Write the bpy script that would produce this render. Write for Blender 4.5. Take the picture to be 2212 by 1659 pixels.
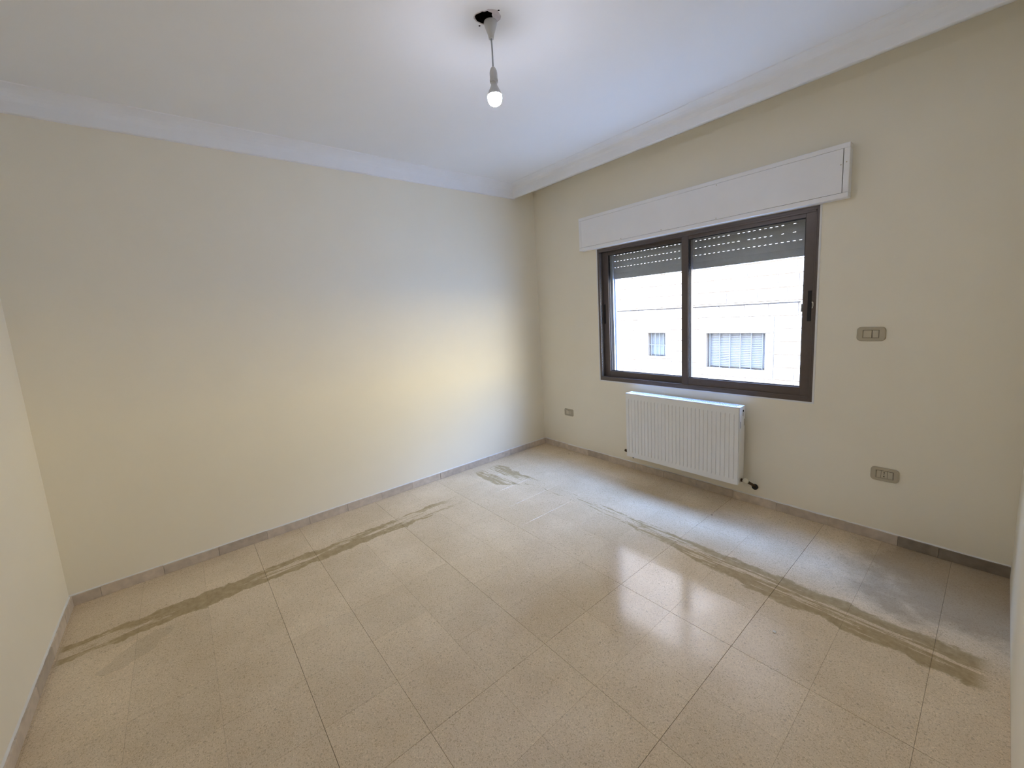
import bpy, bmesh, math, random
from mathutils import Vector, Matrix

random.seed(7)
S = bpy.context.scene
for o in list(bpy.data.objects):
    bpy.data.objects.remove(o)
COL = S.collection
PI = math.pi

# ------------------------------------------------------------------ camera
PXW, PXH = 2212.0, 1659.0
F_PX = 874.389
PPX, PPY = 1094.78, 799.54
CAM_POS = Vector((3.49107, -3.36239, 1.60101))
YAW, PITCH, ROLL = -0.891127, -0.137849, -0.0614482
fwd = Vector((math.sin(YAW) * math.cos(PITCH), math.cos(YAW) * math.cos(PITCH), math.sin(PITCH)))
rgt = Vector((math.cos(YAW), -math.sin(YAW), 0))
upv = rgt.cross(fwd)
r2 = math.cos(ROLL) * rgt + math.sin(ROLL) * upv
u2 = -math.sin(ROLL) * rgt + math.cos(ROLL) * upv
cd = bpy.data.cameras.new('camera')
cam = bpy.data.objects.new('camera', cd)
COL.objects.link(cam)
M = Matrix((r2, u2, -fwd)).transposed().to_4x4()
M.translation = CAM_POS
cam.matrix_world = M
cd.sensor_fit = 'HORIZONTAL'
cd.sensor_width = 36.0
cd.lens = F_PX / PXW * 36.0
cd.shift_x = (PXW / 2 - PPX) / PXW
cd.shift_y = (PPY - PXH / 2) / PXW
cd.clip_start = 0.01
cd.clip_end = 300
S.camera = cam

# ------------------------------------------------------------------ world, exposure
SKY_STRENGTH = 1.75
BULB_STRENGTH = 285.0
EXPOSURE = 0.0

W = bpy.data.worlds.new('sky')
S.world = W
W.use_nodes = True
wn, wl = W.node_tree.nodes, W.node_tree.links
wn.clear()
wo = wn.new('ShaderNodeOutputWorld')
wb = wn.new('ShaderNodeBackground')
tc = wn.new('ShaderNodeTexCoord')
sx = wn.new('ShaderNodeSeparateXYZ')
rp = wn.new('ShaderNodeValToRGB')           # hazy white horizon rising to a deep blue zenith, the same all round
SKY = [(0.0, (13.2, 11.8, 9.5)), (0.30, (10.4, 10.2, 9.6)), (0.75, (11.2, 18.4, 37.5)), (1.0, (8.8, 16.8, 39.5))]
while len(rp.color_ramp.elements) < len(SKY):
    rp.color_ramp.elements.new(0.5)
for e_, (p_, c_) in zip(rp.color_ramp.elements, SKY):
    e_.position = p_
    e_.color = (*c_, 1)
wl.new(tc.outputs['Generated'], sx.inputs[0])
wl.new(sx.outputs['Z'], rp.inputs[0])
wl.new(rp.outputs[0], wb.inputs['Color'])
wb.inputs['Strength'].default_value = SKY_STRENGTH
wl.new(wb.outputs[0], wo.inputs['Surface'])

pd = bpy.data.lights.new('window_portal', 'AREA')       # light portal: only guides sky sampling through the opening
pd.shape = 'RECTANGLE'
pd.size, pd.size_y = 1.80, 1.30
pd.cycles.is_portal = True
por = bpy.data.objects.new('window_portal', pd)
COL.objects.link(por)
por.location = (1.778, 0.235, 1.52)
por.rotation_euler = (-PI / 2, 0, 0)

S.view_settings.view_transform = 'Standard'
S.view_settings.look = 'None'
S.view_settings.gamma = 1.0
S.view_settings.use_curve_mapping = False
S.view_settings.exposure = EXPOSURE
cy = S.cycles
cy.use_denoising = True
cy.denoiser = 'OPENIMAGEDENOISE'
cy.denoising_prefilter = 'NONE'
cy.denoising_input_passes = 'RGB_ALBEDO_NORMAL'
cy.max_bounces = 8
cy.diffuse_bounces = 6
cy.glossy_bounces = 4
cy.transparent_max_bounces = 16
cy.sample_clamp_indirect = 12.0
cy.caustics_reflective = False
cy.caustics_refractive = False
cy.use_adaptive_sampling = False
cy.use_light_tree = False


# ------------------------------------------------------------------ materials
def mat(name, col, rough=0.6, spec=0.5, metal=0.0, noise=0.0, nscale=30.0, bump=0.0, bscale=120.0, rand=0.0):
    m = bpy.data.materials.new(name)
    m.use_nodes = True
    nt = m.node_tree
    b = nt.nodes['Principled BSDF']
    b.inputs['Base Color'].default_value = (*col, 1)
    b.inputs['Roughness'].default_value = rough
    b.inputs['Specular IOR Level'].default_value = spec
    b.inputs['Metallic'].default_value = metal
    geo = nt.nodes.new('ShaderNodeNewGeometry')
    src = None
    if noise > 0:
        n = nt.nodes.new('ShaderNodeTexNoise')
        n.inputs['Scale'].default_value = nscale
        n.inputs['Detail'].default_value = 4
        nt.links.new(geo.outputs['Position'], n.inputs['Vector'])
        src = ramp(nt, n.outputs['Fac'], [(0.25, tuple(c * (1 - noise) for c in col)), (0.75, tuple(min(1, c * (1 + noise)) for c in col))])
    if rand > 0:
        oi = nt.nodes.new('ShaderNodeObjectInfo')
        k = math_n(nt, 'MULTIPLY_ADD', oi.outputs['Random'], 2 * rand, 1 - rand)
        h = nt.nodes.new('ShaderNodeVectorMath')
        h.operation = 'SCALE'
        if src is None:
            h.inputs[0].default_value = col
        else:
            nt.links.new(src, h.inputs[0])
        nt.links.new(k, h.inputs['Scale'])
        src = h.outputs[0]
    if src is not None:
        nt.links.new(src, b.inputs['Base Color'])
    if bump > 0:
        n2 = nt.nodes.new('ShaderNodeTexNoise')
        n2.inputs['Scale'].default_value = bscale
        n2.inputs['Detail'].default_value = 3
        nt.links.new(geo.outputs['Position'], n2.inputs['Vector'])
        bp = nt.nodes.new('ShaderNodeBump')
        bp.inputs['Strength'].default_value = bump
        bp.inputs['Distance'].default_value = 0.002
        nt.links.new(n2.outputs['Fac'], bp.inputs['Height'])
        nt.links.new(bp.outputs[0], b.inputs['Normal'])
    return m


def ramp(nt, fac, stops, interp='LINEAR'):
    r = nt.nodes.new('ShaderNodeValToRGB')
    r.color_ramp.interpolation = interp
    e = r.color_ramp.elements
    while len(e) < len(stops):
        e.new(0.5)
    for i, (p, c) in enumerate(stops):
        e[i].position = p
        e[i].color = (*c, 1) if len(c) == 3 else c
    nt.links.new(fac, r.inputs[0])
    return r.outputs[0]


def math_n(nt, op, a, b=None, c=None, clamp=False):
    n = nt.nodes.new('ShaderNodeMath')
    n.operation = op
    n.use_clamp = clamp
    for i, v in enumerate((a, b, c)):
        if v is None:
            continue
        if isinstance(v, (int, float)):
            n.inputs[i].default_value = v
        else:
            nt.links.new(v, n.inputs[i])
    return n.outputs[0]


def maprange(nt, v, a, b, c=0.0, d=1.0, smooth=True):
    n = nt.nodes.new('ShaderNodeMapRange')
    n.interpolation_type = 'SMOOTHSTEP' if smooth else 'LINEAR'
    nt.links.new(v, n.inputs[0])
    for i, k in enumerate((a, b, c, d)):
        if isinstance(k, (int, float)):
            n.inputs[i + 1].default_value = k
        else:
            nt.links.new(k, n.inputs[i + 1])
    return n.outputs[0]


def mixc(nt, fac, a, b, mode='MIX'):
    n = nt.nodes.new('ShaderNodeMix')
    n.data_type = 'RGBA'
    n.blend_type = mode
    if isinstance(fac, (int, float)):
        n.inputs[0].default_value = fac
    else:
        nt.links.new(fac, n.inputs[0])
    for i, v in ((6, a), (7, b)):
        if isinstance(v, tuple):
            n.inputs[i].default_value = (*v, 1)
        else:
            nt.links.new(v, n.inputs[i])
    return n.outputs[2]


def noise(nt, vec, scale, detail=3, rough=0.5, dist=0.0):
    n = nt.nodes.new('ShaderNodeTexNoise')
    n.inputs['Scale'].default_value = scale
    n.inputs['Detail'].default_value = detail
    n.inputs['Roughness'].default_value = rough
    n.inputs['Distortion'].default_value = dist
    nt.links.new(vec, n.inputs['Vector'])
    return n.outputs['Fac']


def scaled(nt, vec, s, off=(0, 0, 0)):
    n = nt.nodes.new('ShaderNodeMapping')
    n.inputs['Scale'].default_value = s
    n.inputs['Location'].default_value = off
    nt.links.new(vec, n.inputs['Vector'])
    return n.outputs[0]


def terrazzo():
    """polished beige terrazzo with chips, wear in the gloss and two old bands of glue residue"""
    m = bpy.data.materials.new('polished_terrazzo')
    m.use_nodes = True
    nt = m.node_tree
    b = nt.nodes['Principled BSDF']
    geo = nt.nodes.new('ShaderNodeNewGeometry')
    P = geo.outputs['Position']
    sp = nt.nodes.new('ShaderNodeSeparateXYZ')
    nt.links.new(P, sp.inputs[0])
    X, Y = sp.outputs[0], sp.outputs[1]
    oi = nt.nodes.new('ShaderNodeObjectInfo')
    base = ramp(nt, noise(nt, P, 2.2, 4, 0.6), [(0.3, (0.680, 0.552, 0.390)), (0.65, (0.790, 0.660, 0.490))])
    # chips
    v = nt.nodes.new('ShaderNodeTexVoronoi')
    v.inputs['Scale'].default_value = 250
    nt.links.new(P, v.inputs['Vector'])
    sc = nt.nodes.new('ShaderNodeSeparateColor')
    nt.links.new(v.outputs['Color'], sc.inputs[0])
    chips = ramp(nt, sc.outputs[0], [(0.0, (0.80, 0.77, 0.72)), (0.10, (0.90, 0.88, 0.84)), (0.2, (1, 1, 1)), (0.84, (1.0, 1.0, 1.0)), (0.94, (1.12, 1.13, 1.14))], 'CONSTANT')
    c = mixc(nt, 1.0, base, chips, 'MULTIPLY')
    fine = ramp(nt, noise(nt, P, 320, 2), [(0.3, (0.86, 0.84, 0.80)), (0.7, (1.12, 1.12, 1.10))])
    c = mixc(nt, 1.0, c, fine, 'MULTIPLY')
    v2 = nt.nodes.new('ShaderNodeTexVoronoi')
    v2.inputs['Scale'].default_value = 62
    nt.links.new(P, v2.inputs['Vector'])
    sc2 = nt.nodes.new('ShaderNodeSeparateColor')
    nt.links.new(v2.outputs['Color'], sc2.inputs[0])
    pick = math_n(nt, 'GREATER_THAN', sc2.outputs[1], 0.90)
    near = math_n(nt, 'LESS_THAN', v2.outputs['Distance'], 0.28)
    dark = math_n(nt, 'MULTIPLY', pick, near)
    c = mixc(nt, math_n(nt, 'MULTIPLY', dark, 0.30), c, (0.20, 0.15, 0.10))
    tone = math_n(nt, 'MULTIPLY_ADD', oi.outputs['Random'], 0.075, 0.963)
    vm = nt.nodes.new('ShaderNodeVectorMath')
    vm.operation = 'SCALE'
    nt.links.new(c, vm.inputs[0])
    nt.links.new(tone, vm.inputs['Scale'])
    c = vm.outputs[0]

    # old glue residue along the left wall
    edge = noise(nt, scaled(nt, P, (3.0, 2.6, 1)), 2.2, 5, 0.65)
    wob = math_n(nt, 'MULTIPLY_ADD', edge, 0.16, -0.08)
    xl = math_n(nt, 'ADD', X, wob)
    bl = math_n(nt, 'MULTIPLY', maprange(nt, xl, 0.448, 0.462), maprange(nt, xl, 0.622, 0.610))
    bl = math_n(nt, 'MULTIPLY', bl, math_n(nt, 'MULTIPLY', maprange(nt, Y, -4.06, -4.02), maprange(nt, Y, -1.50, -1.90)))
    streak_l = noise(nt, scaled(nt, P, (24, 2.6, 1), (3.1, 0.4, 0)), 1.3, 6, 0.74, 0.8)
    patch_l = noise(nt, scaled(nt, P, (3.0, 1.5, 1), (0.7, 2.6, 0)), 1.0, 2, 0.5)
    rim_l = math_n(nt, 'MULTIPLY', math_n(nt, 'ABSOLUTE', math_n(nt, 'SUBTRACT', xl, 0.535)), 2.0)
    fl = maprange(nt, math_n(nt, 'ADD', math_n(nt, 'ADD', streak_l, rim_l), math_n(nt, 'MULTIPLY', patch_l, 1.25)), 1.08, 1.19)
    ml = math_n(nt, 'MULTIPLY', bl, fl)
    # the same along the window wall, stronger towards the right
    edge2 = noise(nt, scaled(nt, P, (2.4, 3.0, 1), (5, 2, 0)), 2.0, 5, 0.65)
    wob2 = math_n(nt, 'MULTIPLY_ADD', edge2, 0.18, -0.09)
    yr = math_n(nt, 'ADD', Y, wob2)
    wid = maprange(nt, X, 1.6, 2.9, -0.94, -1.055)
    wid = math_n(nt, 'MINIMUM', wid, maprange(nt, X, 0.50, 0.85, -1.17, -0.94))
    br = math_n(nt, 'MULTIPLY', maprange(nt, yr, math_n(nt, 'SUBTRACT', wid, 0.02), wid), maprange(nt, yr, -0.835, -0.855))
    br = math_n(nt, 'MULTIPLY', br, math_n(nt, 'MULTIPLY', maprange(nt, X, 0.1, 0.2), maprange(nt, X, 3.57, 3.50)))
    streak_r = noise(nt, scaled(nt, P, (2.6, 34, 1), (1.3, 7.4, 0)), 1.3, 6, 0.72, 0.5)
    bias = maprange(nt, X, 0.6, 2.7, -0.07, 0.07)
    bias = math_n(nt, 'MAXIMUM', bias, maprange(nt, X, 0.80, 0.45, -0.07, -0.028))
    mid_r = math_n(nt, 'MULTIPLY', math_n(nt, 'ADD', wid, -0.855), 0.5)
    rim_r = math_n(nt, 'MULTIPLY', math_n(nt, 'ABSOLUTE', math_n(nt, 'SUBTRACT', yr, mid_r)), 1.5)
    fr = maprange(nt, math_n(nt, 'ADD', math_n(nt, 'ADD', streak_r, bias), rim_r), 0.54, 0.60)
    mr = math_n(nt, 'MULTIPLY', br, fr)
    mask = math_n(nt, 'MAXIMUM', ml, mr, clamp=True)
    tint = ramp(nt, noise(nt, P, 26, 4, 0.7), [(0.3, (0.31, 0.225, 0.105)), (0.7, (0.48, 0.375, 0.215))])
    c = mixc(nt, math_n(nt, 'MULTIPLY', mask, 0.88), c, tint)
    # trodden-in dirt plus painted shade on the floor at the right end of the window wall
    gx = math_n(nt, 'ADD', X, math_n(nt, 'MULTIPLY_ADD', noise(nt, P, 3.4, 5, 0.65), 0.9, -0.45))
    gy = math_n(nt, 'ADD', Y, math_n(nt, 'MULTIPLY_ADD', noise(nt, scaled(nt, P, (1, 1, 1), (4, 7, 0)), 4.2, 5, 0.65), 0.7, -0.35))
    grime_shade = math_n(nt, 'MULTIPLY', maprange(nt, gx, 2.85, 3.25), maprange(nt, gy, -0.85, -0.60))
    c = mixc(nt, math_n(nt, 'MULTIPLY', grime_shade, 0.62), c, (0.27, 0.205, 0.135))
    # scuffed patch in the corner by the left wall
    dx = math_n(nt, 'MULTIPLY', math_n(nt, 'ADD', math_n(nt, 'SUBTRACT', X, 0.76), math_n(nt, 'MULTIPLY', math_n(nt, 'ADD', Y, 3.72), 0.55)), 12.0)
    dy = math_n(nt, 'MULTIPLY', math_n(nt, 'ADD', Y, 3.72), 7.0)
    dd = math_n(nt, 'SQRT', math_n(nt, 'ADD', math_n(nt, 'MULTIPLY', dx, dx), math_n(nt, 'MULTIPLY', dy, dy)))
    dd = math_n(nt, 'ADD', dd, math_n(nt, 'MULTIPLY_ADD', noise(nt, P, 14, 3), 0.8, -0.4))
    c = mixc(nt, math_n(nt, 'MULTIPLY', maprange(nt, dd, 1.02, 0.94), 0.22), c, (0.33, 0.27, 0.18))
    nt.links.new(c, b.inputs['Base Color'])
    # gloss: best polished in the middle, worn dull towards the right
    worn = maprange(nt, math_n(nt, 'ADD', X, math_n(nt, 'MULTIPLY_ADD', noise(nt, P, 1.7, 3), 0.6, -0.30)), 2.42, 2.80)
    dull = math_n(nt, 'MAXIMUM', worn, mask, clamp=True)
    g = maprange(nt, noise(nt, P, 5.5, 5, 0.62), 0.35, 0.7, 0.09, 0.17)
    g = math_n(nt, 'MINIMUM', math_n(nt, 'ADD', g, math_n(nt, 'MULTIPLY', dull, 0.15)), 0.26)
    nt.links.new(g, b.inputs['Roughness'])
    nt.links.new(math_n(nt, 'MULTIPLY_ADD', dull, -0.40, 0.72), b.inputs['Specular IOR Level'])
    bp = nt.nodes.new('ShaderNodeBump')
    bp.inputs['Strength'].default_value = 0.02
    bp.inputs['Distance'].default_value = 0.002
    nt.links.new(noise(nt, P, 14, 3), bp.inputs['Height'])
    nt.links.new(bp.outputs[0], b.inputs['Normal'])
    return m


def glass():
    m = bpy.data.materials.new('window_glass')
    m.use_nodes = True
    nt = m.node_tree
    nt.nodes.clear()
    out = nt.nodes.new('ShaderNodeOutputMaterial')
    tr = nt.nodes.new('ShaderNodeBsdfTransparent')
    tr.inputs[0].default_value = (0.95, 0.97, 0.97, 1)
    gl = nt.nodes.new('ShaderNodeBsdfGlossy')
    gl.inputs['Roughness'].default_value = 0.02
    geo = nt.nodes.new('ShaderNodeNewGeometry')
    dp = nt.nodes.new('ShaderNodeVectorMath')
    dp.operation = 'DOT_PRODUCT'
    nt.links.new(geo.outputs['Incoming'], dp.inputs[0])
    nt.links.new(geo.outputs['Normal'], dp.inputs[1])
    c = math_n(nt, 'SUBTRACT', 1.0, math_n(nt, 'ABSOLUTE', dp.outputs['Value']), clamp=True)
    fres = math_n(nt, 'MULTIPLY_ADD', math_n(nt, 'POWER', c, 5.0), 0.96, 0.04)     # the same from either face of the pane
    mx = nt.nodes.new('ShaderNodeMixShader')
    nt.links.new(fres, mx.inputs[0])
    nt.links.new(tr.outputs[0], mx.inputs[1])
    nt.links.new(gl.outputs[0], mx.inputs[2])
    nt.links.new(mx.outputs[0], out.inputs['Surface'])
    return m


def emit(name, col, strength):
    m = bpy.data.materials.new(name)
    m.use_nodes = True
    nt = m.node_tree
    b = nt.nodes['Principled BSDF']
    b.inputs['Base Color'].default_value = (*col, 1)
    b.inputs['Emission Color'].default_value = (*col, 1)
    b.inputs['Emission Strength'].default_value = strength
    return m


M_WALL = mat('cream_wall_paint', (0.88, 0.815, 0.665), 0.75, 0.25, noise=0.012, nscale=3.0, bump=0.10, bscale=90)
M_CEIL = mat('white_ceiling_paint', (0.88, 0.88, 0.875), 0.85, 0.2, noise=0.012, nscale=2.0, bump=0.12, bscale=70)
M_CORN = mat('white_cornice_plaster', (0.88, 0.88, 0.88), 0.8, 0.2, noise=0.015, nscale=8)
M_BOX = mat('white_gloss_paint', (0.90, 0.89, 0.885), 0.45, 0.4, noise=0.02, nscale=5, bump=0.06, bscale=40)
M_REVEAL = mat('white_reveal_paint', (0.80, 0.79, 0.76), 0.7, 0.3, noise=0.03, nscale=20)
M_FLOOR = terrazzo()
M_GROUT = mat('dark_tile_grout', (0.30, 0.25, 0.18), 0.8, 0.2, noise=0.2, nscale=20)
M_SKIRT = mat('mauve_grey_stone', (0.56, 0.475, 0.385), 0.35, 0.45, noise=0.16, nscale=22, rand=0.16)
M_CONC = mat('dark_raw_concrete', (0.020, 0.016, 0.013), 0.95, 0.1, noise=0.6, nscale=60)
M_PATCH = mat('pinkish_filler', (0.62, 0.56, 0.56), 0.9, 0.1, noise=0.08, nscale=60)
M_ALU = mat('bronze_aluminium', (0.115, 0.092, 0.082), 0.38, 0.5, metal=0.25, noise=0.06, nscale=40)
M_BLACK = mat('black_plastic', (0.012, 0.012, 0.014), 0.5, 0.4)
M_CHROME = mat('bare_aluminium', (0.72, 0.73, 0.75), 0.25, 0.5, metal=0.9)
M_SLAT = mat('grey_shutter_paint', (0.50, 0.50, 0.525), 0.55, 0.35, noise=0.04, nscale=30)
M_RAIL = mat('light_grey_rail', (0.46, 0.49, 0.54), 0.5, 0.4, noise=0.04)
M_RAD = mat('white_radiator_enamel', (0.84, 0.825, 0.78), 0.35, 0.45, noise=0.012, nscale=10)
M_RADTOP = mat('white_radiator_grille', (0.76, 0.77, 0.79), 0.4, 0.45)
M_DARK = mat('dark_gap', (0.02, 0.018, 0.016), 0.9, 0.1)
M_BRASS = mat('dark_brass', (0.10, 0.065, 0.035), 0.4, 0.5, metal=0.7)
M_CAP = mat('ivory_plastic_cap', (0.66, 0.60, 0.45), 0.4, 0.5)
M_PLATE = mat('taupe_plastic', (0.47, 0.41, 0.295), 0.45, 0.4, noise=0.02)
M_ROCK = mat('taupe_plastic_insert', (0.53, 0.47, 0.345), 0.4, 0.4)
M_WPL = mat('white_lamp_plastic', (0.62, 0.63, 0.65), 0.4, 0.4)
M_CORD = mat('grey_white_flex', (0.45, 0.48, 0.52), 0.5, 0.3)
M_BULB = emit('lit_bulb', (0.69, 0.72, 0.90), BULB_STRENGTH)
M_GLASS = glass()
M_STONE = mat('pale_limestone', (0.34, 0.275, 0.21), 0.9, 0.15, noise=0.22, nscale=9, bump=1.0, bscale=26, rand=0.10)
M_STONE_S = mat('smooth_limestone', (0.38, 0.33, 0.27), 0.85, 0.15, noise=0.05, nscale=4)
M_JOINT = mat('stone_mortar', (0.17, 0.14, 0.11), 0.95, 0.1, noise=0.1, nscale=20)
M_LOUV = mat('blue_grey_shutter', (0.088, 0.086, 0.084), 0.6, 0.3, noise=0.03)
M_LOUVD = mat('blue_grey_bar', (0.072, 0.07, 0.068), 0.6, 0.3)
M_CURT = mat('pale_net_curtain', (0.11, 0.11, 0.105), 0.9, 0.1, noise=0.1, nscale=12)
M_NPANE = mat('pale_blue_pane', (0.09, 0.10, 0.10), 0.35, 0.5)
M_GROUND = mat('pale_concrete_ground', (0.30, 0.28, 0.25), 0.9, 0.1, noise=0.1, nscale=1)
M_OUTW = mat('outer_stone_wall', (0.34, 0.275, 0.21), 0.9, 0.1, noise=0.1, nscale=3)
M_CHIP = mat('white_plaster_crumb', (0.85, 0.85, 0.87), 0.8, 0.2)
M_CRUMB = mat('dark_crumb', (0.05, 0.04, 0.03), 0.9, 0.1)


# ------------------------------------------------------------------ mesh helpers
def link(name, me, m, parent=None, **props):
    o = bpy.data.objects.new(name, me)
    COL.objects.link(o)
    if m is not None and len(me.materials) == 0:
        me.materials.append(m)
    if parent is not None:
        o.parent = parent
    for k, v in props.items():
        o[k] = v
    return o


def finish(name, bm, m, parent=None, bevel=0.0, smooth=False, **props):
    bmesh.ops.recalc_face_normals(bm, faces=bm.faces)
    me = bpy.data.meshes.new(name)
    bm.to_mesh(me)
    bm.free()
    if smooth:
        for p in me.polygons:
            p.use_smooth = True
    o = link(name, me, m, parent, **props)
    if bevel > 0:
        md = o.modifiers.new('edge', 'BEVEL')
        md.width = bevel
        md.segments = 2
        md.limit_method = 'ANGLE'
        md.angle_limit = math.radians(40)
    return o


def box(bm, x0, x1, y0, y1, z0, z1):
    vs = [bm.verts.new(p) for p in ((x0, y0, z0), (x1, y0, z0), (x1, y1, z0), (x0, y1, z0), (x0, y0, z1), (x1, y0, z1), (x1, y1, z1), (x0, y1, z1))]
    for f in ((0, 3, 2, 1), (4, 5, 6, 7), (0, 1, 5, 4), (1, 2, 6, 5), (2, 3, 7, 6), (3, 0, 4, 7)):
        bm.faces.new([vs[i] for i in f])
    return vs


def prism(bm, pts, axis, a, b):
    """extrude a closed polygon of 2D points along an axis: 'x' -> (y,z), 'y' -> (x,z), 'z' -> (x,y)"""
    def at(p, t):
        return {'x': (t, p[0], p[1]), 'y': (p[0], t, p[1]), 'z': (p[0], p[1], t)}[axis]
    va = [bm.verts.new(at(p, a)) for p in pts]
    vb = [bm.verts.new(at(p, b)) for p in pts]
    n = len(pts)
    bm.faces.new(va)
    bm.faces.new(vb[::-1])
    for i in range(n):
        bm.faces.new((va[i], va[(i + 1) % n], vb[(i + 1) % n], vb[i]))


def lathe(bm, prof, center, n=24, axis=Vector((0, 0, 1))):
    """revolve (radius, distance along axis) round axis through center"""
    axis = axis.normalized()
    a = axis.orthogonal().normalized()
    b = axis.cross(a)
    c = Vector(center)
    rings = []
    for r, t in prof:
        if r < 1e-6:
            rings.append([bm.verts.new(c + axis * t)])
        else:
            rings.append([bm.verts.new(c + axis * t + (a * math.cos(2 * PI * i / n) + b * math.sin(2 * PI * i / n)) * r) for i in range(n)])
    for r0, r1 in zip(rings, rings[1:]):
        for i in range(n):
            j = (i + 1) % n
            if len(r0) == 1 and len(r1) == 1:
                continue
            if len(r0) == 1:
                bm.faces.new((r0[0], r1[i], r1[j]))
            elif len(r1) == 1:
                bm.faces.new((r0[i], r0[j], r1[0]))
            else:
                bm.faces.new((r0[i], r0[j], r1[j], r1[i]))
    if len(rings[0]) > 1:
        bm.faces.new(rings[0][::-1])
    if len(rings[-1]) > 1:
        bm.faces.new(rings[-1])


def tube(bm, pts, r, n=10):
    pts = [Vector(p) for p in pts]
    rings = []
    for i, p in enumerate(pts):
        d = (pts[min(i + 1, len(pts) - 1)] - pts[max(i - 1, 0)]).normalized()
        a = d.cross(Vector((0.13, 0.21, 0.97))).normalized() if abs(d.z) < 0.9 else d.cross(Vector((1, 0, 0))).normalized()
        b = d.cross(a)
        rings.append([bm.verts.new(p + (a * math.cos(2 * PI * k / n) + b * math.sin(2 * PI * k / n)) * r) for k in range(n)])
    for r0, r1 in zip(rings, rings[1:]):
        for i in range(n):
            j = (i + 1) % n
            bm.faces.new((r0[i], r0[j], r1[j], r1[i]))
    bm.faces.new(rings[0][::-1])
    bm.faces.new(rings[-1])


def simple_box(name, dims, m, parent=None, bevel=0.0, **props):
    bm = bmesh.new()
    box(bm, *dims)
    return finish(name, bm, m, parent, bevel, **props)


def empty(name, loc, label=None, cat=None, group=None, kind=None):
    o = bpy.data.objects.new(name, None)
    COL.objects.link(o)
    o.location = loc
    o.empty_display_size = 0.1
    tag(o, label, cat, group, kind)
    return o


def tag(o, label=None, cat=None, group=None, kind=None):
    if label:
        o['label'] = label
    if cat:
        o['category'] = cat
    if group:
        o['group'] = group
    if kind:
        o['kind'] = kind
    return o


def localise(root):
    """keep the world-space meshes where they are although their root Empty is away from the origin"""
    T = Matrix.Translation(root.location)
    for c in root.children:
        c.matrix_parent_inverse = T.inverted()


# ------------------------------------------------------------------ room shell
RW, RD, CH = 3.6073, 4.0676, 2.95           # width, depth, ceiling height; corner at the origin, window wall on y = 0
T = 0.16
OX0, OX1, OZ0, OZ1 = 0.868, 2.690, 0.858, 2.186
WT = 0.22

# floor with its tiles
bm = bmesh.new()
box(bm, -T, RW + T, -RD - T, WT, -0.22, -0.0035)
floor = finish('floor', bm, M_GROUT, kind='structure', label='beige speckled terrazzo tile floor with brown glue bands', category='floor')
TX, TY = 0.3033, 0.3125
xj = [0.0] + [2.785 + TX * k for k in range(-9, 3)] + [RW]
yj = [-RD] + [-1.545 + TY * k for k in range(-8, 5)] + [0.0]
meshes = {}
GAPX = {2.785: 0.0008, 2.1784: 0.0005, 3.3916: 0.0004}
GAPY = {-1.545: 0.0007, -2.17: 0.0006, -2.795: 0.0006, -3.1075: 0.0008}


def gap(tab, v):
    for k, g_ in tab.items():
        if abs(k - v) < 0.004:
            return g_
    return 0.0002


for i in range(len(xj) - 1):
    for j in range(len(yj) - 1):
        x0, x1, y0, y1 = xj[i], xj[i + 1], yj[j], yj[j + 1]
        w, d = round(x1 - x0, 4), round(y1 - y0, 4)
        if w < 0.01 or d < 0.01:
            continue
        gw, ge, gs, gn = gap(GAPX, x0), gap(GAPX, x1), gap(GAPY, y0), gap(GAPY, y1)
        key = (w, d, gw, ge, gs, gn)
        if key not in meshes:
            bm = bmesh.new()
            e = 0.0004
            hw0, hw1, hd0, hd1 = -w / 2 + gw, w / 2 - ge, -d / 2 + gs, d / 2 - gn
            top = [bm.verts.new(p) for p in ((hw0 + e, hd0 + e, 0), (hw1 - e, hd0 + e, 0), (hw1 - e, hd1 - e, 0), (hw0 + e, hd1 - e, 0))]
            mid = [bm.verts.new(p) for p in ((hw0, hd0, -e), (hw1, hd0, -e), (hw1, hd1, -e), (hw0, hd1, -e))]
            bot = [bm.verts.new(p) for p in ((hw0, hd0, -0.0035), (hw1, hd0, -0.0035), (hw1, hd1, -0.0035), (hw0, hd1, -0.0035))]
            bm.faces.new(top)
            for p_, q_ in ((top, mid), (mid, bot)):
                for k in range(4):
                    bm.faces.new((p_[k], q_[k], q_[(k + 1) % 4], p_[(k + 1) % 4]))
            bmesh.ops.recalc_face_normals(bm, faces=bm.faces)
            me = bpy.data.meshes.new('tile')
            bm.to_mesh(me)
            bm.free()
            me.materials.append(M_FLOOR)
            meshes[key] = me
        t = bpy.data.objects.new('tile', meshes[key])
        COL.objects.link(t)
        t.parent = floor
        t.location = ((x0 + x1) / 2, (y0 + y1) / 2, random.uniform(-0.00005, 0.00005))
        t.rotation_euler = (random.uniform(-0.0003, 0.0003), random.uniform(-0.0003, 0.0003), 0)


def struct_box(name, dims, m, label, cat):
    return simple_box(name, dims, m, kind='structure', label=label, category=cat)


struct_box('wall_left', (-T, 0, -RD - T, WT, -0.2, CH + 0.2), M_WALL, 'long plain cream wall to the left of the window wall', 'wall')
struct_box('wall_right', (RW, RW + T, -RD - T, WT, -0.2, CH + 0.2), M_WALL, 'plain cream wall seen edge-on at the right frame edge', 'wall')
struct_box('wall_front', (-T, RW + T, -RD - T, -RD, -0.2, CH + 0.2), M_WALL, 'cream wall at the left frame edge, opposite the window', 'wall')

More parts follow.
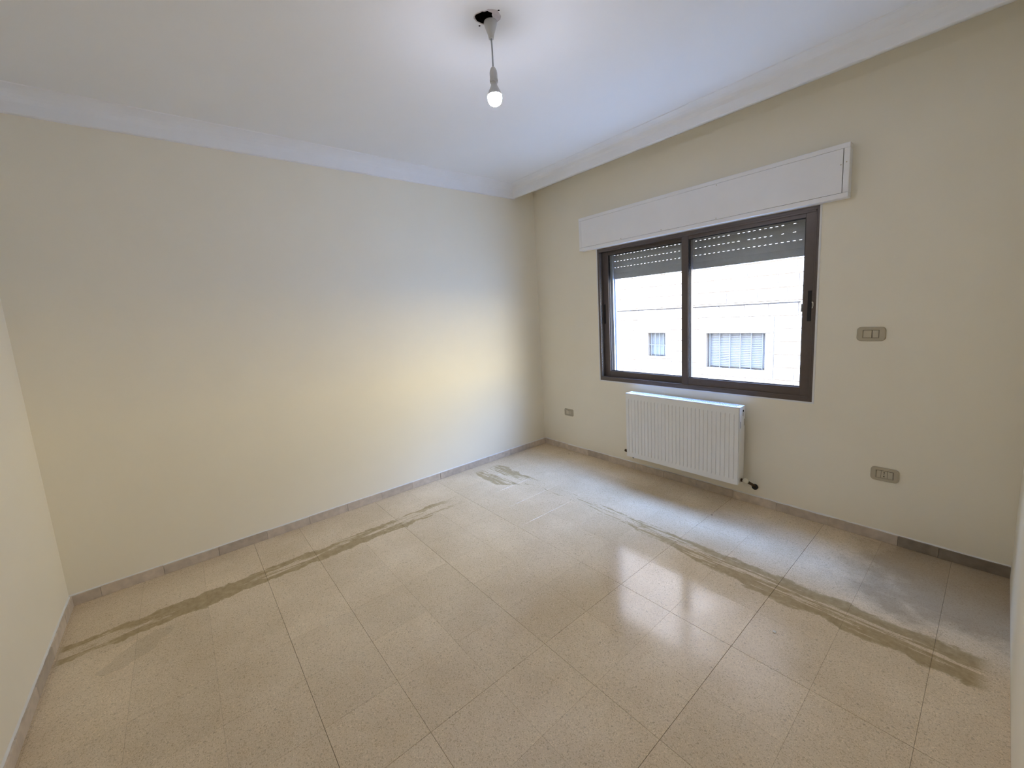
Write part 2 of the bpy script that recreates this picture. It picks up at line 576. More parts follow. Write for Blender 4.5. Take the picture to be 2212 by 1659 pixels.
# window wall with its opening, down to the street outside
bm = bmesh.new()
xs = [0.0, OX0, OX1, RW]
zs = [-3.4, OZ0, OZ1, CH + 0.2]
grid = {}
for yk in (0.0, WT):
    for a in range(4):
        for b in range(4):
            grid[(a, b, yk)] = bm.verts.new((xs[a], yk, zs[b]))
for yk in (0.0, WT):
    for a in range(3):
        for b in range(3):
            if (a, b) != (1, 1):
                bm.faces.new([grid[k] for k in ((a, b, yk), (a + 1, b, yk), (a + 1, b + 1, yk), (a, b + 1, yk))])
ring = [(1, 1), (2, 1), (2, 2), (1, 2)]
for k in range(4):
    p, q = ring[k], ring[(k + 1) % 4]
    bm.faces.new([grid[(*p, 0.0)], grid[(*q, 0.0)], grid[(*q, WT)], grid[(*p, WT)]])
outer = [(a, 0) for a in range(4)] + [(3, b) for b in range(1, 4)] + [(a, 3) for a in (2, 1, 0)] + [(0, b) for b in (2, 1)]
for k in range(len(outer)):
    p, q = outer[k], outer[(k + 1) % len(outer)]
    bm.faces.new([grid[(*p, 0.0)], grid[(*q, 0.0)], grid[(*q, WT)], grid[(*p, WT)]])
wall_back = finish('wall_back', bm, M_WALL, kind='structure', label='cream wall with the window, radiator and sockets', category='wall')

# ceiling with the broken-out junction hole and two screw holes
hole_c = Vector((1.886, -2.072))
hole = []
for k in range(22):
    a = 2 * PI * k / 22
    r = 0.040 + 0.004 * math.sin(3 * a + 1.0) + random.uniform(-0.0035, 0.0035)
    d = Vector((math.cos(a) * r * 1.0, math.sin(a) * r * 1.0))
    hole.append(hole_c + d)
screws = [(1.958, -2.043), (1.830, -2.057)]
loops = [hole] + [[Vector((sx_ + 0.0052 * math.cos(2 * PI * k / 10), sy_ + 0.0052 * math.sin(2 * PI * k / 10))) for k in range(10)] for sx_, sy_ in screws]
bm = bmesh.new()
edges = []


def loop_edges(pts, z):
    v = [bm.verts.new((p[0], p[1], z)) for p in pts]
    e = [bm.edges.new((v[i], v[(i + 1) % len(v)])) for i in range(len(v))]
    return v, e


ov, oe = loop_edges([(-T, -RD - T), (RW + T, -RD - T), (RW + T, WT), (-T, WT)], CH)
hv = []
edges += oe
for lp in loops:
    v, e = loop_edges(lp, CH)
    hv.append(v)
    edges += e
bmesh.ops.triangle_fill(bm, use_beauty=True, use_dissolve=False, edges=edges)
tv = [bm.verts.new((v.co.x, v.co.y, CH + 0.2)) for v in ov]
bm.faces.new(tv)
for i in range(4):
    bm.faces.new((ov[i], ov[(i + 1) % 4], tv[(i + 1) % 4], tv[i]))
ceiling = finish('ceiling', bm, M_CEIL, kind='structure', label='flat white ceiling with a broken-out lamp hole', category='ceiling')
bm = bmesh.new()
n = len(hole)
v0 = [bm.verts.new((p.x, p.y, CH + 0.001)) for p in hole]
v1 = [bm.verts.new((hole_c.x + (p.x - hole_c.x) * 1.12 + random.uniform(-.004, .004), hole_c.y + (p.y - hole_c.y) * 1.12 + random.uniform(-.004, .004), CH + 0.03)) for p in hole]
v2 = [bm.verts.new((hole_c.x + (p.x - hole_c.x) * 0.9, hole_c.y + (p.y - hole_c.y) * 0.9, CH + 0.06)) for p in hole]
for a, b in ((v0, v1), (v1, v2)):
    for i in range(n):
        bm.faces.new((a[i], a[(i + 1) % n], b[(i + 1) % n], b[i]))
bm.faces.new(v2)
finish('hole_cavity', bm, M_CONC, ceiling, label='dark rough cavity in the ceiling')
for sx_, sy_ in screws:
    bm = bmesh.new()
    lathe(bm, [(0.0052, 0.0005), (0.0052, 0.02), (0, 0.02)], (sx_, sy_, CH), 10)
    finish('screw_hole', bm, M_DARK, ceiling)
# smear of filler round the hole
bm = bmesh.new()
outp, inp = [], []
for k in range(22):
    a = 2 * PI * k / 22
    p = hole[k]
    away = max(0.0, math.cos(a - 0.95))
    q = p + Vector((math.cos(a), math.sin(a))) * (0.004 + 0.034 * away ** 1.5 + random.uniform(0, 0.003))
    inp.append(bm.verts.new((p.x, p.y, CH - 0.0006)))
    outp.append(bm.verts.new((q.x, q.y, CH - 0.0002)))
for k in range(22):
    j = (k + 1) % 22
    bm.faces.new((inp[k], inp[j], outp[j], outp[k]))
finish('filler_smear', bm, M_PATCH, ceiling)

# cornices: a stepped plaster profile, (distance from wall, height)
LIP = 2.833
prof = [(0.0, LIP), (0.020, LIP), (0.025, LIP + 0.003), (0.029, LIP + 0.030), (0.034, LIP + 0.056), (0.044, LIP + 0.076), (0.060, LIP + 0.091),
        (0.082, LIP + 0.102), (0.108, LIP + 0.109), (0.128, LIP + 0.112), (0.131, CH), (0.0, CH)]
VAL = 0.327                                  # the window-side run stands off the wall as a curtain valance


def cornice(name, pts, axis, a, b, label):
    bm = bmesh.new()
    prism(bm, pts, axis, a, b)
    return finish(name, bm, M_CORN, kind='structure', label=label, category='cornice')


cornice('trim_1', prof, 'y', -RD, -VAL + 0.03, 'white stepped cornice along the top of the left wall')
cornice('trim_2', [(-(VAL - 0.02) - u, z) for u, z in prof], 'x', 0.0, RW, 'white cornice valance standing off the window wall')
cornice('trim_3', [(-RD + u, z) for u, z in prof], 'x', 0.0, RW, 'white stepped cornice above the wall opposite the window')
cornice('trim_4', [(RW - u, z) for u, z in prof], 'y', -RD, -VAL + 0.03, 'white stepped cornice along the top of the right wall')

# stone baseboards, piece by piece
BH, BT = 0.064, 0.015


M_SKIRT_D = mat('dark_brown_stone', (0.25, 0.205, 0.16), 0.35, 0.45, noise=0.2, nscale=22, rand=0.12)


def skirting(name, axis, joints, label):
    root = empty(name, (0, 0, 0), label, 'baseboard', kind='structure')
    for a, b in zip(joints, joints[1:]):
        g = 0.0008
        bm = bmesh.new()
        t = BT + random.uniform(-0.0012, 0.0012)
        h = BH + random.uniform(-0.0015, 0.0015)
        if axis == 'back':
            box(bm, a + g, b - g, -t, 0, 0.0003, h)
        elif axis == 'left':
            box(bm, 0, t, a + g, b - g, 0.0003, h)
        elif axis == 'front':
            box(bm, a + g, b - g, -RD, -RD + t, 0.0003, h)
        dark = axis == 'back' and a > 3.1
        finish('stone_piece', bm, M_SKIRT_D if dark else M_SKIRT, root, bevel=0.0012, **({'label': 'darker brown stone piece'} if dark else {}))
    # uneven bead of wall paint and filler on the top edge
    bm = bmesh.new()
    lo, hi = joints[0], joints[-1]
    nseg = int((hi - lo) / 0.04)
    prev = None
    for k in range(nseg + 1):
        s = lo + (hi - lo) * k / nseg
        amp = 0.3 if axis != 'back' else 1.0
        d = 0.008 + random.uniform(-0.004, 0.004) * amp
        h = BH + 0.006 + random.uniform(-0.0025, 0.003) * amp
        pts = [(0.0, BH - 0.003), (d, BH - 0.003), (d * 0.8, BH + 0.002), (0.0, h)]
        if axis == 'back':
            vs = [bm.verts.new((s, -u, z)) for u, z in pts]
        elif axis == 'left':
            vs = [bm.verts.new((u, s, z)) for u, z in pts]
        else:
            vs = [bm.verts.new((s, -RD + u, z)) for u, z in pts]
        if prev:
            for q in range(4):
                bm.faces.new((prev[q], prev[(q + 1) % 4], vs[(q + 1) % 4], vs[q]))
        prev = vs
    finish('paint_bead', bm, M_REVEAL, root, label='uneven pale paint bead')
    return root


jb = [0.0, 0.085, 0.385, 0.68, 0.955, 1.27, 1.575, 1.88, 2.185, 2.49, 2.808, 3.160, 3.337, RW]
skirting('baseboard_back', 'back', jb, 'grey stone baseboard under the window wall')
jl = [-RD] + [-3.93 + 0.305 * k for k in range(13)] + [-0.016]
skirting('baseboard_left', 'left', jl, 'grey stone baseboard along the left wall')
jf = [0.016] + [0.22 + 0.305 * k for k in range(11)] + [RW]
skirting('baseboard_front', 'front', jf, 'grey stone baseboard at the left frame edge')

# ------------------------------------------------------------------ window
FX0, FX1, FZ0, FZ1 = 0.8747, 2.6812, 0.864, 2.1796
win = empty('window_1', (1.778, 0.0, FZ0), 'bronze aluminium sliding window with two sashes', 'window', kind='structure')
bm = bmesh.new()
# outer frame as a channel: jambs, head and stepped sill
box(bm, FX0, FX0 + 0.012, -0.004, 0.10, FZ0, FZ1)
box(bm, FX1 - 0.012, FX1, -0.004, 0.10, FZ0, FZ1)
box(bm, FX0 + 0.012, FX1 - 0.012, -0.004, 0.10, FZ1 - 0.022, FZ1)
box(bm, FX0 + 0.012, FX1 - 0.012, -0.004, 0.10, FZ0, FZ0 + 0.028)
for yy in (-0.004, 0.040, 0.094):                      # track fins
    box(bm, FX0 + 0.012, FX1 - 0.012, yy, yy + 0.004, FZ0 + 0.028, FZ0 + 0.040)
    box(bm, FX0 + 0.012, FX1 - 0.012, yy, yy + 0.004, FZ1 - 0.036, FZ1 - 0.022)
    box(bm, FX0 + 0.012, FX0 + 0.022, yy, yy + 0.004, FZ0 + 0.028, FZ1 - 0.022)
    box(bm, FX1 - 0.022, FX1 - 0.012, yy, yy + 0.004, FZ0 + 0.028, FZ1 - 0.022)
finish('frame', bm, M_ALU, win, bevel=0.0012)
# pale strips of the inner track that catch the light
simple_box('track_strip', (FX0 + 0.0125, FX0 + 0.0150, 0.008, 0.038, FZ0 + 0.03, FZ1 - 0.04), M_CHROME, win)
simple_box('track_strip', (FX0 + 0.025, 1.73, 0.020, 0.026, FZ0 + 0.028, FZ0 + 0.034), M_CHROME, win)
# plaster and paint run round the frame
bm = bmesh.new()
box(bm, OX0 - 0.006, FX0, -0.0035, 0.10, OZ0 - 0.004, OZ1)
box(bm, OX0 - 0.006, OX1 + 0.002, -0.0035, 0.10, OZ0 - 0.005, FZ0)
box(bm, FX1, OX1 + 0.003, -0.0025, 0.10, OZ0 - 0.004, OZ1)
box(bm, OX0, OX1, -0.0025, 0.10, FZ1, OZ1)
finish('plaster_edge', bm, M_REVEAL, win, label='white plaster edge')


def sash(x0, x1, y0, y1, z0, z1, ls, rs, br, tr):
    bm = bmesh.new()
    box(bm, x0, x0 + ls, y0, y1, z0, z1)
    box(bm, x1 - rs, x1, y0, y1, z0, z1)
    box(bm, x0 + ls, x1 - rs, y0 + 0.002, y1 - 0.002, z0, z0 + br)
    box(bm, x0 + ls, x1 - rs, y0 + 0.002, y1 - 0.002, z1 - tr, z1)
    s = finish('sash', bm, M_ALU, win, bevel=0.002)
    ym = (y0 + y1) / 2
    gx0, gx1, gz0, gz1 = x0 + ls, x1 - rs, z0 + br, z1 - tr
    simple_box('pane', (gx0 - 0.004, gx1 + 0.004, ym - 0.003, ym + 0.003, gz0 - 0.004, gz1 + 0.004), M_GLASS, s)
    bm = bmesh.new()                                    # black gasket
    g = 0.006
    for yy in (ym - 0.007, ym + 0.003):
        box(bm, gx0, gx0 + g, yy, yy + 0.004, gz0, gz1)
        box(bm, gx1 - g, gx1, yy, yy + 0.004, gz0, gz1)
        box(bm, gx0 + g, gx1 - g, yy, yy + 0.004, gz0, gz0 + g)
        box(bm, gx0 + g, gx1 - g, yy, yy + 0.004, gz1 - g, gz1)
    finish('gasket', bm, M_BLACK, s)
    return s


SZ0, SZ1 = FZ0 + 0.036, FZ1 - 0.028
left_sash = sash(0.890, 1.802, 0.050, 0.086, SZ0, SZ1, 0.072, 0.052, 0.058, 0.038)
right_sash = sash(1.742, 2.668, 0.002, 0.038, SZ0, SZ1, 0.058, 0.062, 0.062, 0.034)
# recessed pulls and latch
bm = bmesh.new()
box(bm, 2.633, 2.655, -0.0015, 0.004, 1.425, 1.632)
finish('handle', bm, M_BLACK, right_sash, bevel=0.002, label='black recessed pull')
bm = bmesh.new()
prism(bm, [(2.659, 1.512), (2.664, 1.512), (2.668, 1.532), (2.667, 1.552), (2.660, 1.560), (2.657, 1.553), (2.663, 1.546), (2.664, 1.530)], 'y', -0.007, 0.003)
finish('latch', bm, M_CHROME, right_sash, label='small silver hook latch')
bm = bmesh.new()
box(bm, 0.902, 0.922, 0.0465, 0.053, 1.44, 1.635)
finish('handle', bm, M_BLACK, left_sash, bevel=0.002, label='black recessed pull')
simple_box('lock_tab', (2.588, 2.602, 0.030, 0.046, 1.49, 1.545), M_SLAT, right_sash)
# outside sill
simple_box('outer_sill', (OX0, OX1, 0.10, WT + 0.04, OZ0, OZ0 + 0.022), M_STONE_S, win, bevel=0.003)
localise(win)

# ------------------------------------------------------------------ roller shutter outside the glass
sh = empty('roller_shutter', (1.778, 0.15, 1.885), 'half-raised grey slatted roller shutter outside the window glass', 'shutter')
RX0, RX1 = 0.930, OX1 - 0.040
for rx0, rx1 in ((OX0 + 0.001, RX0 + 0.033), (RX1 - 0.02, OX1 - 0.001)):
    bm = bmesh.new()
    box(bm, rx0, rx1, 0.125, 0.138, OZ0 + 0.024, OZ1 - 0.001)
    box(bm, rx0, rx1, 0.166, 0.180, OZ0 + 0.024, OZ1 - 0.001)
    if rx0 < 1:
        box(bm, rx0, rx0 + 0.02, 0.138, 0.166, OZ0 + 0.024, OZ1 - 0.001)
    else:
        box(bm, rx1 - 0.02, rx1, 0.138, 0.166, OZ0 + 0.024, OZ1 - 0.001)
    finish('guide_rail', bm, M_RAIL, sh, label='pale grey guide rail')
joints = [1.885, 1.938, 1.996, 2.056, 2.115, 2.1835]
sx0, sx1 = RX0 + 0.012, RX1 - 0.002
for k in range(len(joints) - 1):
    z0, z1 = joints[k], joints[k + 1]
    open_top = 2 <= k + 1 <= 4
    zb, zt = z0 - 0.0003, (z1 - 0.0044 if open_top else z1 + 0.0003)
    bm = bmesh.new()
    h = zt - zb
    pr = []
    for i in range(7):
        t = i / 6
        pr.append((0.152 - 0.0030 * math.sin(PI * t), zb + h * t))
    pr += [(0.1595, zt), (0.1595, zb)]
    prism(bm, pr, 'x', sx0, sx1)
    if open_top:                                        # the ventilation slots are gaps between these bridges
        pitch = 0.0373
        nn = int((sx1 - sx0) / pitch)
        x = sx0
        for q in range(nn + 1):
            closed = (random.random() < (0.0, 0.0, 0.25, 0.22, 0.0)[k]) and x > 1.9
            b = 0.0205 + random.uniform(-0.0015, 0.0015)
            xe = min(sx1, x + (pitch if closed else b))
            if xe > x + 0.001:
                box(bm, x, xe, 0.1525, 0.158, zt - 0.0003, z1 + 0.0008)
            x += pitch
    finish('slat', bm, M_SLAT, sh)
simple_box('bottom_bar', (sx0, sx1, 0.149, 0.161, 1.879, 1.8852), M_SLAT, sh)
localise(sh)

# ------------------------------------------------------------------ white shutter box above the window
BX0, BX1, BZ0, BZ1, BD = 0.703, 2.8335, 2.1832, 2.5032, 0.066
sb = empty('shutter_box', (1.768, 0, BZ0), 'long white shutter box on the wall above the window', 'shutter box')
bm = bmesh.new()
m_ = 0.030
box(bm, BX0, BX1, -BD, 0, BZ1 - m_, BZ1)
box(bm, BX0, BX1, -BD, 0, BZ0, BZ0 + m_)
box(bm, BX0, BX0 + m_, -BD, 0, BZ0 + m_, BZ1 - m_)
box(bm, BX1 - m_, BX1, -BD, 0, BZ0 + m_, BZ1 - m_)
finish('box_frame', bm, M_BOX, sb, bevel=0.003)
g = 0.0013
simple_box('front_panel', (BX0 + m_ + g, BX1 - m_ - 2.2 * g, -BD - 0.0005, -BD + 0.012, BZ0 + m_ + g, BZ1 - m_ - g), M_BOX, sb, bevel=0.001)
simple_box('dark_backing', (BX0 + m_ - 0.002, BX1 - m_ + 0.002, -BD + 0.014, -BD + 0.020, BZ0 + m_ - 0.002, BZ1 - m_ + 0.002), M_DARK, sb)
for px_, pz_ in ((1.20, BZ0 + 0.040), (1.60, BZ0 + 0.041), (2.05, BZ0 + 0.040), (2.05, BZ1 - 0.040), (BX1 - 0.042, 2.38), (BX1 - 0.015, 2.39)):
    bm = bmesh.new()
    lathe(bm, [(0.0035, 0.0), (0.0035, 0.0012), (0.0015, 0.0016), (0, 0.0016)], (px_, -BD - 0.0004, pz_), 8, Vector((0, -1, 0)))
    finish('screw', bm, M_PLATE, sb)
localise(sb)

# ------------------------------------------------------------------ panel radiator
RAX0, RAX1, RAZ0, RAZ1, RYF, RYB = 1.275, 2.268, 0.178, 0.791, -0.150, -0.050
rad = empty('radiator', (1.77, -0.1, RAZ0), 'white ribbed panel radiator hung on the wall under the window', 'radiator')


def rad_panel(name, yf, yb, sgn, parent):
    """pressed sheet with vertical channels: front face profile along x, flat borders above and below"""
    bm = bmesh.new()
    pitch = 0.03333
    nx = 29
    x_first = (RAX0 + RAX1) / 2 - pitch * (nx - 1) / 2
    cols = [(RAX0, 0)]
    for i in range(nx):
        c = x_first + i * pitch
        cols += [(c - 0.0046, 0), (c - 0.0019, 1), (c + 0.0019, 1), (c + 0.0046, 0)]
    cols.append((RAX1, 0))
    rows = [(RAZ0, 0), (RAZ0 + 0.040, 0), (RAZ0 + 0.055, 1), (RAZ1 - 0.062, 1), (RAZ1 - 0.047, 0), (RAZ1 - 0.0045, 0), (RAZ1, -1)]
    vv = []
    for z, rr in rows:
        line = []
        for x, cc in cols:
            dep = 0.0050 if (cc and rr == 1) else (0.0035 if rr == -1 else 0)
            line.append(bm.verts.new((x, yf + sgn * dep, z)))
        vv.append(line)
    for a in range(len(rows) - 1):
        for b in range(len(cols) - 1):
            bm.faces.new((vv[a][b], vv[a][b + 1], vv[a + 1][b + 1], vv[a + 1][b]))
    back = [bm.verts.new((x, yb, z)) for x, z in ((RAX0, RAZ0), (RAX1, RAZ0), (RAX1, RAZ1), (RAX0, RAZ1))]
    bm.faces.new(back)
    bm.faces.new(vv[0] + [back[1], back[0]])
    bm.faces.new(vv[-1] + [back[2], back[3]])
    bm.faces.new([r[0] for r in vv] + [back[3], back[0]])
    bm.faces.new([r[-1] for r in vv] + [back[2], back[1]])
    return finish(name, bm, M_RAD, parent)


rad_panel('front_panel', RYF, RYF + 0.014, 1, rad)
rad_panel('rear_panel', RYB, RYB - 0.014, -1, rad)
# convector fins between the panels (below the grille)
bm = bmesh.new()
for i in range(30):
    x = RAX0 + 0.02 + i * (RAX1 - RAX0 - 0.04) / 29
    box(bm, x - 0.001, x + 0.001, RYF + 0.018, RYB - 0.018, RAZ0 + 0.06, RAZ1 - 0.05)
finish('convector_fins', bm, M_RAD, rad, kind='stuff')
# top grille: a frame with cross bars
GZ = RAZ1 + 0.004
bm = bmesh.new()
box(bm, RAX0 - 0.001, RAX1 + 0.006, RYF - 0.001, RYF + 0.018, GZ - 0.006, GZ)
box(bm, RAX0 - 0.001, RAX1 + 0.006, RYB - 0.014, RYB, GZ - 0.006, GZ)
box(bm, RAX0 - 0.001, RAX0 + 0.022, RYF + 0.018, RYB - 0.014, GZ - 0.006, GZ)
box(bm, RAX1 - 0.022, RAX1 + 0.006, RYF + 0.018, RYB - 0.014, GZ - 0.006, GZ)
box(bm, RAX0 + 0.022, RAX1 - 0.022, -0.103, -0.097, GZ - 0.006, GZ - 0.001)
nb = 74
for i in range(nb):
    x = RAX0 + 0.028 + i * (RAX1 - RAX0 - 0.056) / (nb - 1)
    box(bm, x - 0.0032, x + 0.0032, RYF + 0.018, RYB - 0.014, GZ - 0.005, GZ - 0.0015)
finish('top_grille', bm, M_RADTOP, rad, bevel=0)
# side covers with the slotted hole
for side in (0, 1):
    xa, xb = ((RAX1 + 0.0005, RAX1 + 0.005) if side else (RAX0 - 0.005, RAX0 - 0.0005))
    bm = bmesh.new()
    ya, yb_ = RYF + 0.006, RYB
    # key-shaped opening near the top: build the cover as strips round it
    hy0, hy1, hz0, hz1 = -0.088, -0.073, 0.715, 0.765
    box(bm, xa, xb, ya, hy0, RAZ0 + 0.012, RAZ1 - 0.002)
    box(bm, xa, xb, hy1, yb_, RAZ0 + 0.012, RAZ1 - 0.002)
    box(bm, xa, xb, hy0, hy1, RAZ0 + 0.012, hz0)
    box(bm, xa, xb, hy0, hy1, hz1, RAZ1 - 0.002)
    sc_ = finish('side_cover', bm, M_RAD, rad, bevel=0.0008)
    sgn = 1 if side else -1
    simple_box('slot_shadow_plate', (min(xa - sgn * 0.004, xa - sgn * 0.001), max(xa - sgn * 0.004, xa - sgn * 0.001), hy0 - 0.004, hy1 + 0.004, hz0 - 0.004, hz1 + 0.004), M_DARK, sc_, label='dark opening behind the slot')
    bm = bmesh.new()
    lathe(bm, [(0.0085, 0), (0.0085, 0.0012), (0.0, 0.0012)], (xb if side else xa, -0.0805, 0.757), 12, Vector((sgn, 0, 0)))
    finish('slot_eye', bm, M_DARK, sc_)
    for yy, zz in ((-0.128, 0.655), (-0.060, 0.665)):
        simple_box('clip_slot', ((xb - 0.0004, xb + 0.0006) if side else (xa - 0.0006, xa + 0.0004)) + (yy - 0.0022, yy + 0.0022, zz - 0.026, zz + 0.026), M_DARK, sc_)
# wall brackets
for bx in (1.45, 2.10):
    simple_box('wall_bracket', (bx - 0.015, bx + 0.015, RYB, -0.0005, RAZ0 + 0.05, RAZ1 - 0.08), M_RAD, rad)
# right valve: nut, ivory cap, tail pipe into the wall
bm = bmesh.new()
tube(bm, [(RAX1, -0.098, 0.208), (RAX1 + 0.045, -0.098, 0.207)], 0.0125, 14)
tube(bm, [(RAX1 + 0.034, -0.098, 0.207), (RAX1 + 0.052, -0.070, 0.190), (RAX1 + 0.066, -0.036, 0.165), (RAX1 + 0.074, -0.008, 0.142)], 0.0110, 12)
vl = finish('valve', bm, M_BRASS, rad, smooth=False, label='dark brass radiator valve and tail pipe')
bm = bmesh.new()
lathe(bm, [(0.0, 0.040), (0.015, 0.039), (0.0205, 0.032), (0.0215, 0.012), (0.0215, 0.0)], (RAX1 + 0.036, -0.096, 0.207), 16, Vector((0.35, -0.75, 0.35)))
finish('valve_cap', bm, M_CAP, vl, smooth=False, label='ivory round valve cap')
bm = bmesh.new()
lathe(bm, [(0.0225, 0.0), (0.0225, 0.008), (0.012, 0.010)], (RAX1 + 0.074, -0.0065, 0.142), 16, Vector((-0.12, -1, 0.2)))
finish('wall_flange', bm, M_BLACK, vl, label='dark wall flange')
bm = bmesh.new()
lathe(bm, [(0.014, 0.0), (0.014, 0.012)], (RAX1 + 0.006, -0.098, 0.2075), 6, Vector((1, 0, 0)))
finish('union_nut', bm, M_BRASS, vl)
# left: lockshield and lower stub
bm = bmesh.new()
tube(bm, [(RAX0, -0.098, 0.208), (RAX0 - 0.040, -0.098, 0.206)], 0.010, 12)
tube(bm, [(RAX0 - 0.030, -0.098, 0.206), (RAX0 - 0.034, -0.050, 0.175), (RAX0 - 0.034, -0.006, 0.150)], 0.007, 10)
vl2 = finish('return_valve', bm, M_BRASS, rad, label='dark brass return valve behind the radiator corner')
bm = bmesh.new()
lathe(bm, [(0.013, 0.0), (0.013, 0.018), (0.008, 0.024), (0, 0.024)], (RAX0 - 0.034, -0.098, 0.206), 12, Vector((-0.6, -0.6, 0.4)))
finish('valve_cap', bm, M_BRASS, vl2)
bm = bmesh.new()
tube(bm, [(RAX0 + 0.03, -0.100, 0.184), (RAX0 + 0.032, -0.100, 0.158), (RAX0 + 0.04, -0.098, 0.150)], 0.006, 10)
finish('drain_stub', bm, M_BRASS, rad)
localise(rad)

# ------------------------------------------------------------------ switch and sockets
def rounded(cx, cz, w, h, r, n=5):
    pts = []
    for qx, qz, a0 in ((1, 1, 0), (-1, 1, 90), (-1, -1, 180), (1, -1, 270)):
        for k in range(n + 1):
            a = math.radians(a0 + 90 * k / n)
            pts.append((cx + qx * (w / 2 - r) + r * math.cos(a), cz + qz * (h / 2 - r) + r * math.sin(a)))
    return pts


def plate(root, cx, cz, w, h, r, win_w, win_h, off=0.0):
    """cover plate with a raised rim and a sunk rectangular window"""
    bm = bmesh.new()
    n = 6
    o0 = rounded(cx, cz, w, h, r, n)
    o1 = rounded(cx, cz, w - 0.006, h - 0.006, r - 0.002, n)
    i0 = rounded(cx + off, cz, win_w + 0.006, win_h + 0.006, 0.004, n)
    i1 = rounded(cx + off, cz, win_w, win_h, 0.0025, n)
    rings = [[bm.verts.new((p[0], y, p[1])) for p in lp] for lp, y in ((o0, 0.0), (o0, -0.005), (o1, -0.009), (i0, -0.009), (i1, -0.0045), (i1, -0.002))]
    N = len(rings[0])
    for a, b in zip(rings, rings[1:]):
        for k in range(N):
            bm.faces.new((a[k], a[(k + 1) % N], b[(k + 1) % N], b[k]))
    finish('cover_plate', bm, M_PLATE, root)
    bm = bmesh.new()
    prism(bm, rounded(cx + off, cz, win_w + 0.002, win_h + 0.002, 0.0025, 3), 'y', -0.0012, -0.0030)
    finish('recess_plate', bm, M_DARK, root)


sw = empty('light_switch', (2.970, 0, 1.3385), 'taupe two-rocker switch plate on the wall right of the window', 'switch')
plate(sw, 2.970, 1.3385, 0.138, 0.088, 0.022, 0.074, 0.046)
for x0, x1, tilt in ((2.934, 2.9735, 0.0012), (2.9765, 3.006, -0.0010)):
    bm = bmesh.new()
    prism(bm, [(-0.003, 1.3165), (-0.0068 - tilt, 1.3165), (-0.0074, 1.3385), (-0.0068 + tilt, 1.3605), (-0.003, 1.3605)], 'x', x0, x1)
    finish('rocker', bm, M_ROCK, sw, bevel=0.0008)
localise(sw)

so = empty('power_socket', (3.077, 0, 0.446), 'taupe wall socket with three dark pin holes, low at the right', 'socket')
plate(so, 3.077, 0.446, 0.134, 0.088, 0.022, 0.080, 0.047)
for x0, x1, nm in ((3.0385, 3.0595, 'blank_insert'), (3.061, 3.089, 'socket_insert'), (3.0905, 3.1155, 'blank_insert')):
    o = simple_box(nm, (x0, x1, -0.0066, -0.003, 0.4235, 0.4685), M_ROCK, so, bevel=0.0008)
    if nm == 'socket_insert':
        for dz, r in ((0.0125, 0.0034), (0.0, 0.0024), (-0.0125, 0.0034)):
            bm = bmesh.new()
            lathe(bm, [(r, 0.0), (r, 0.0008), (0, 0.0008)], ((x0 + x1) / 2, -0.0064, 0.446 + dz), 12, Vector((0, -1, 0)))
            finish('pin_hole', bm, M_DARK, o)
localise(so)

ts = empty('cable_outlet', (0.4135, 0, 0.446), 'small taupe outlet plate low on the wall left of the radiator', 'socket')
plate(ts, 0.4135, 0.446, 0.130, 0.080, 0.014, 0.078, 0.046)
for x0, x1, mm in ((0.3755, 0.4085, M_CAP), (0.4105, 0.4515, M_ROCK)):
    simple_box('insert', (x0, x1, -0.0066, -0.003, 0.4245, 0.4675), mm, ts, bevel=0.0008)
localise(ts)

# ------------------------------------------------------------------ pendant bulb
AX, AY = 1.880, -2.031
lamp = empty('pendant_lamp', (AX, AY, CH), 'bare lit bulb hanging on a short white flex from a conical ceiling cup', 'lamp')
bm = bmesh.new()
lathe(bm, [(0.0, CH - 0.006), (0.026, CH - 0.006), (0.0300, CH - 0.0005), (0.0310, CH - 0.004), (0.0290, CH - 0.014), (0.0215, CH - 0.036), (0.0150, CH - 0.054), (0.0122, CH - 0.066), (0.0122, CH - 0.072), (0.010, CH - 0.073), (0, CH - 0.073)], (AX, AY, 0), 28)
finish('ceiling_cup', bm, M_WPL, lamp, smooth=False)
bm = bmesh.new()
tube(bm, [(AX, AY, CH - 0.071), (AX + 0.0015, AY, CH - 0.10), (AX + 0.001, AY, CH - 0.15), (AX, AY, 2.748)], 0.0036, 10)
finish('flex', bm, M_CORD, lamp, smooth=True)
bm = bmesh.new()
lathe(bm, [(0, 2.757), (0.006, 2.757), (0.011, 2.752), (0.0165, 2.741), (0.0185, 2.730), (0.0185, 2.702), (0.0198, 2.700), (0.0198, 2.690), (0.0165, 2.689), (0, 2.689)], (AX, AY, 0), 24)
finish('lamp_holder', bm, M_WPL, lamp)
bm = bmesh.new()
lathe(bm, [(0, 2.690), (0.0145, 2.690), (0.0145, 2.678), (0.0170, 2.672), (0.0230, 2.660), (0.0300, 2.646), (0.0339, 2.637), (0.0341, 2.632), (0, 2.632)], (AX, AY, 0), 24)
bb = finish('bulb_base', bm, M_WPL, lamp)
bm = bmesh.new()
lathe(bm, [(0.0, 2.633), (0.0326, 2.633), (0.0342, 2.627), (0.0343, 2.621), (0.0325, 2.609), (0.0270, 2.598), (0.0175, 2.591), (0.0, 2.588)], (AX, AY, 0), 28)
finish('glowing_globe', bm, M_BULB, bb, smooth=True, label='glowing cool white globe')
localise(lamp)

# ------------------------------------------------------------------ crumbs on the floor
def crumb(name, loc, r, m, label, cat, squash=0.45):
    bm = bmesh.new()
    bmesh.ops.create_icosphere(bm, subdivisions=1, radius=r)
    for v in bm.verts:
        v.co *= random.uniform(0.75, 1.2)
        v.co.z *= squash
    lo = min(v.co.z for v in bm.verts)
    for v in bm.verts:
        v.co.z -= lo
    o = finish(name, bm, m)
    o.location = loc
    o.rotation_euler = (0, 0, random.uniform(0, 6))
    return tag(o, label, cat)


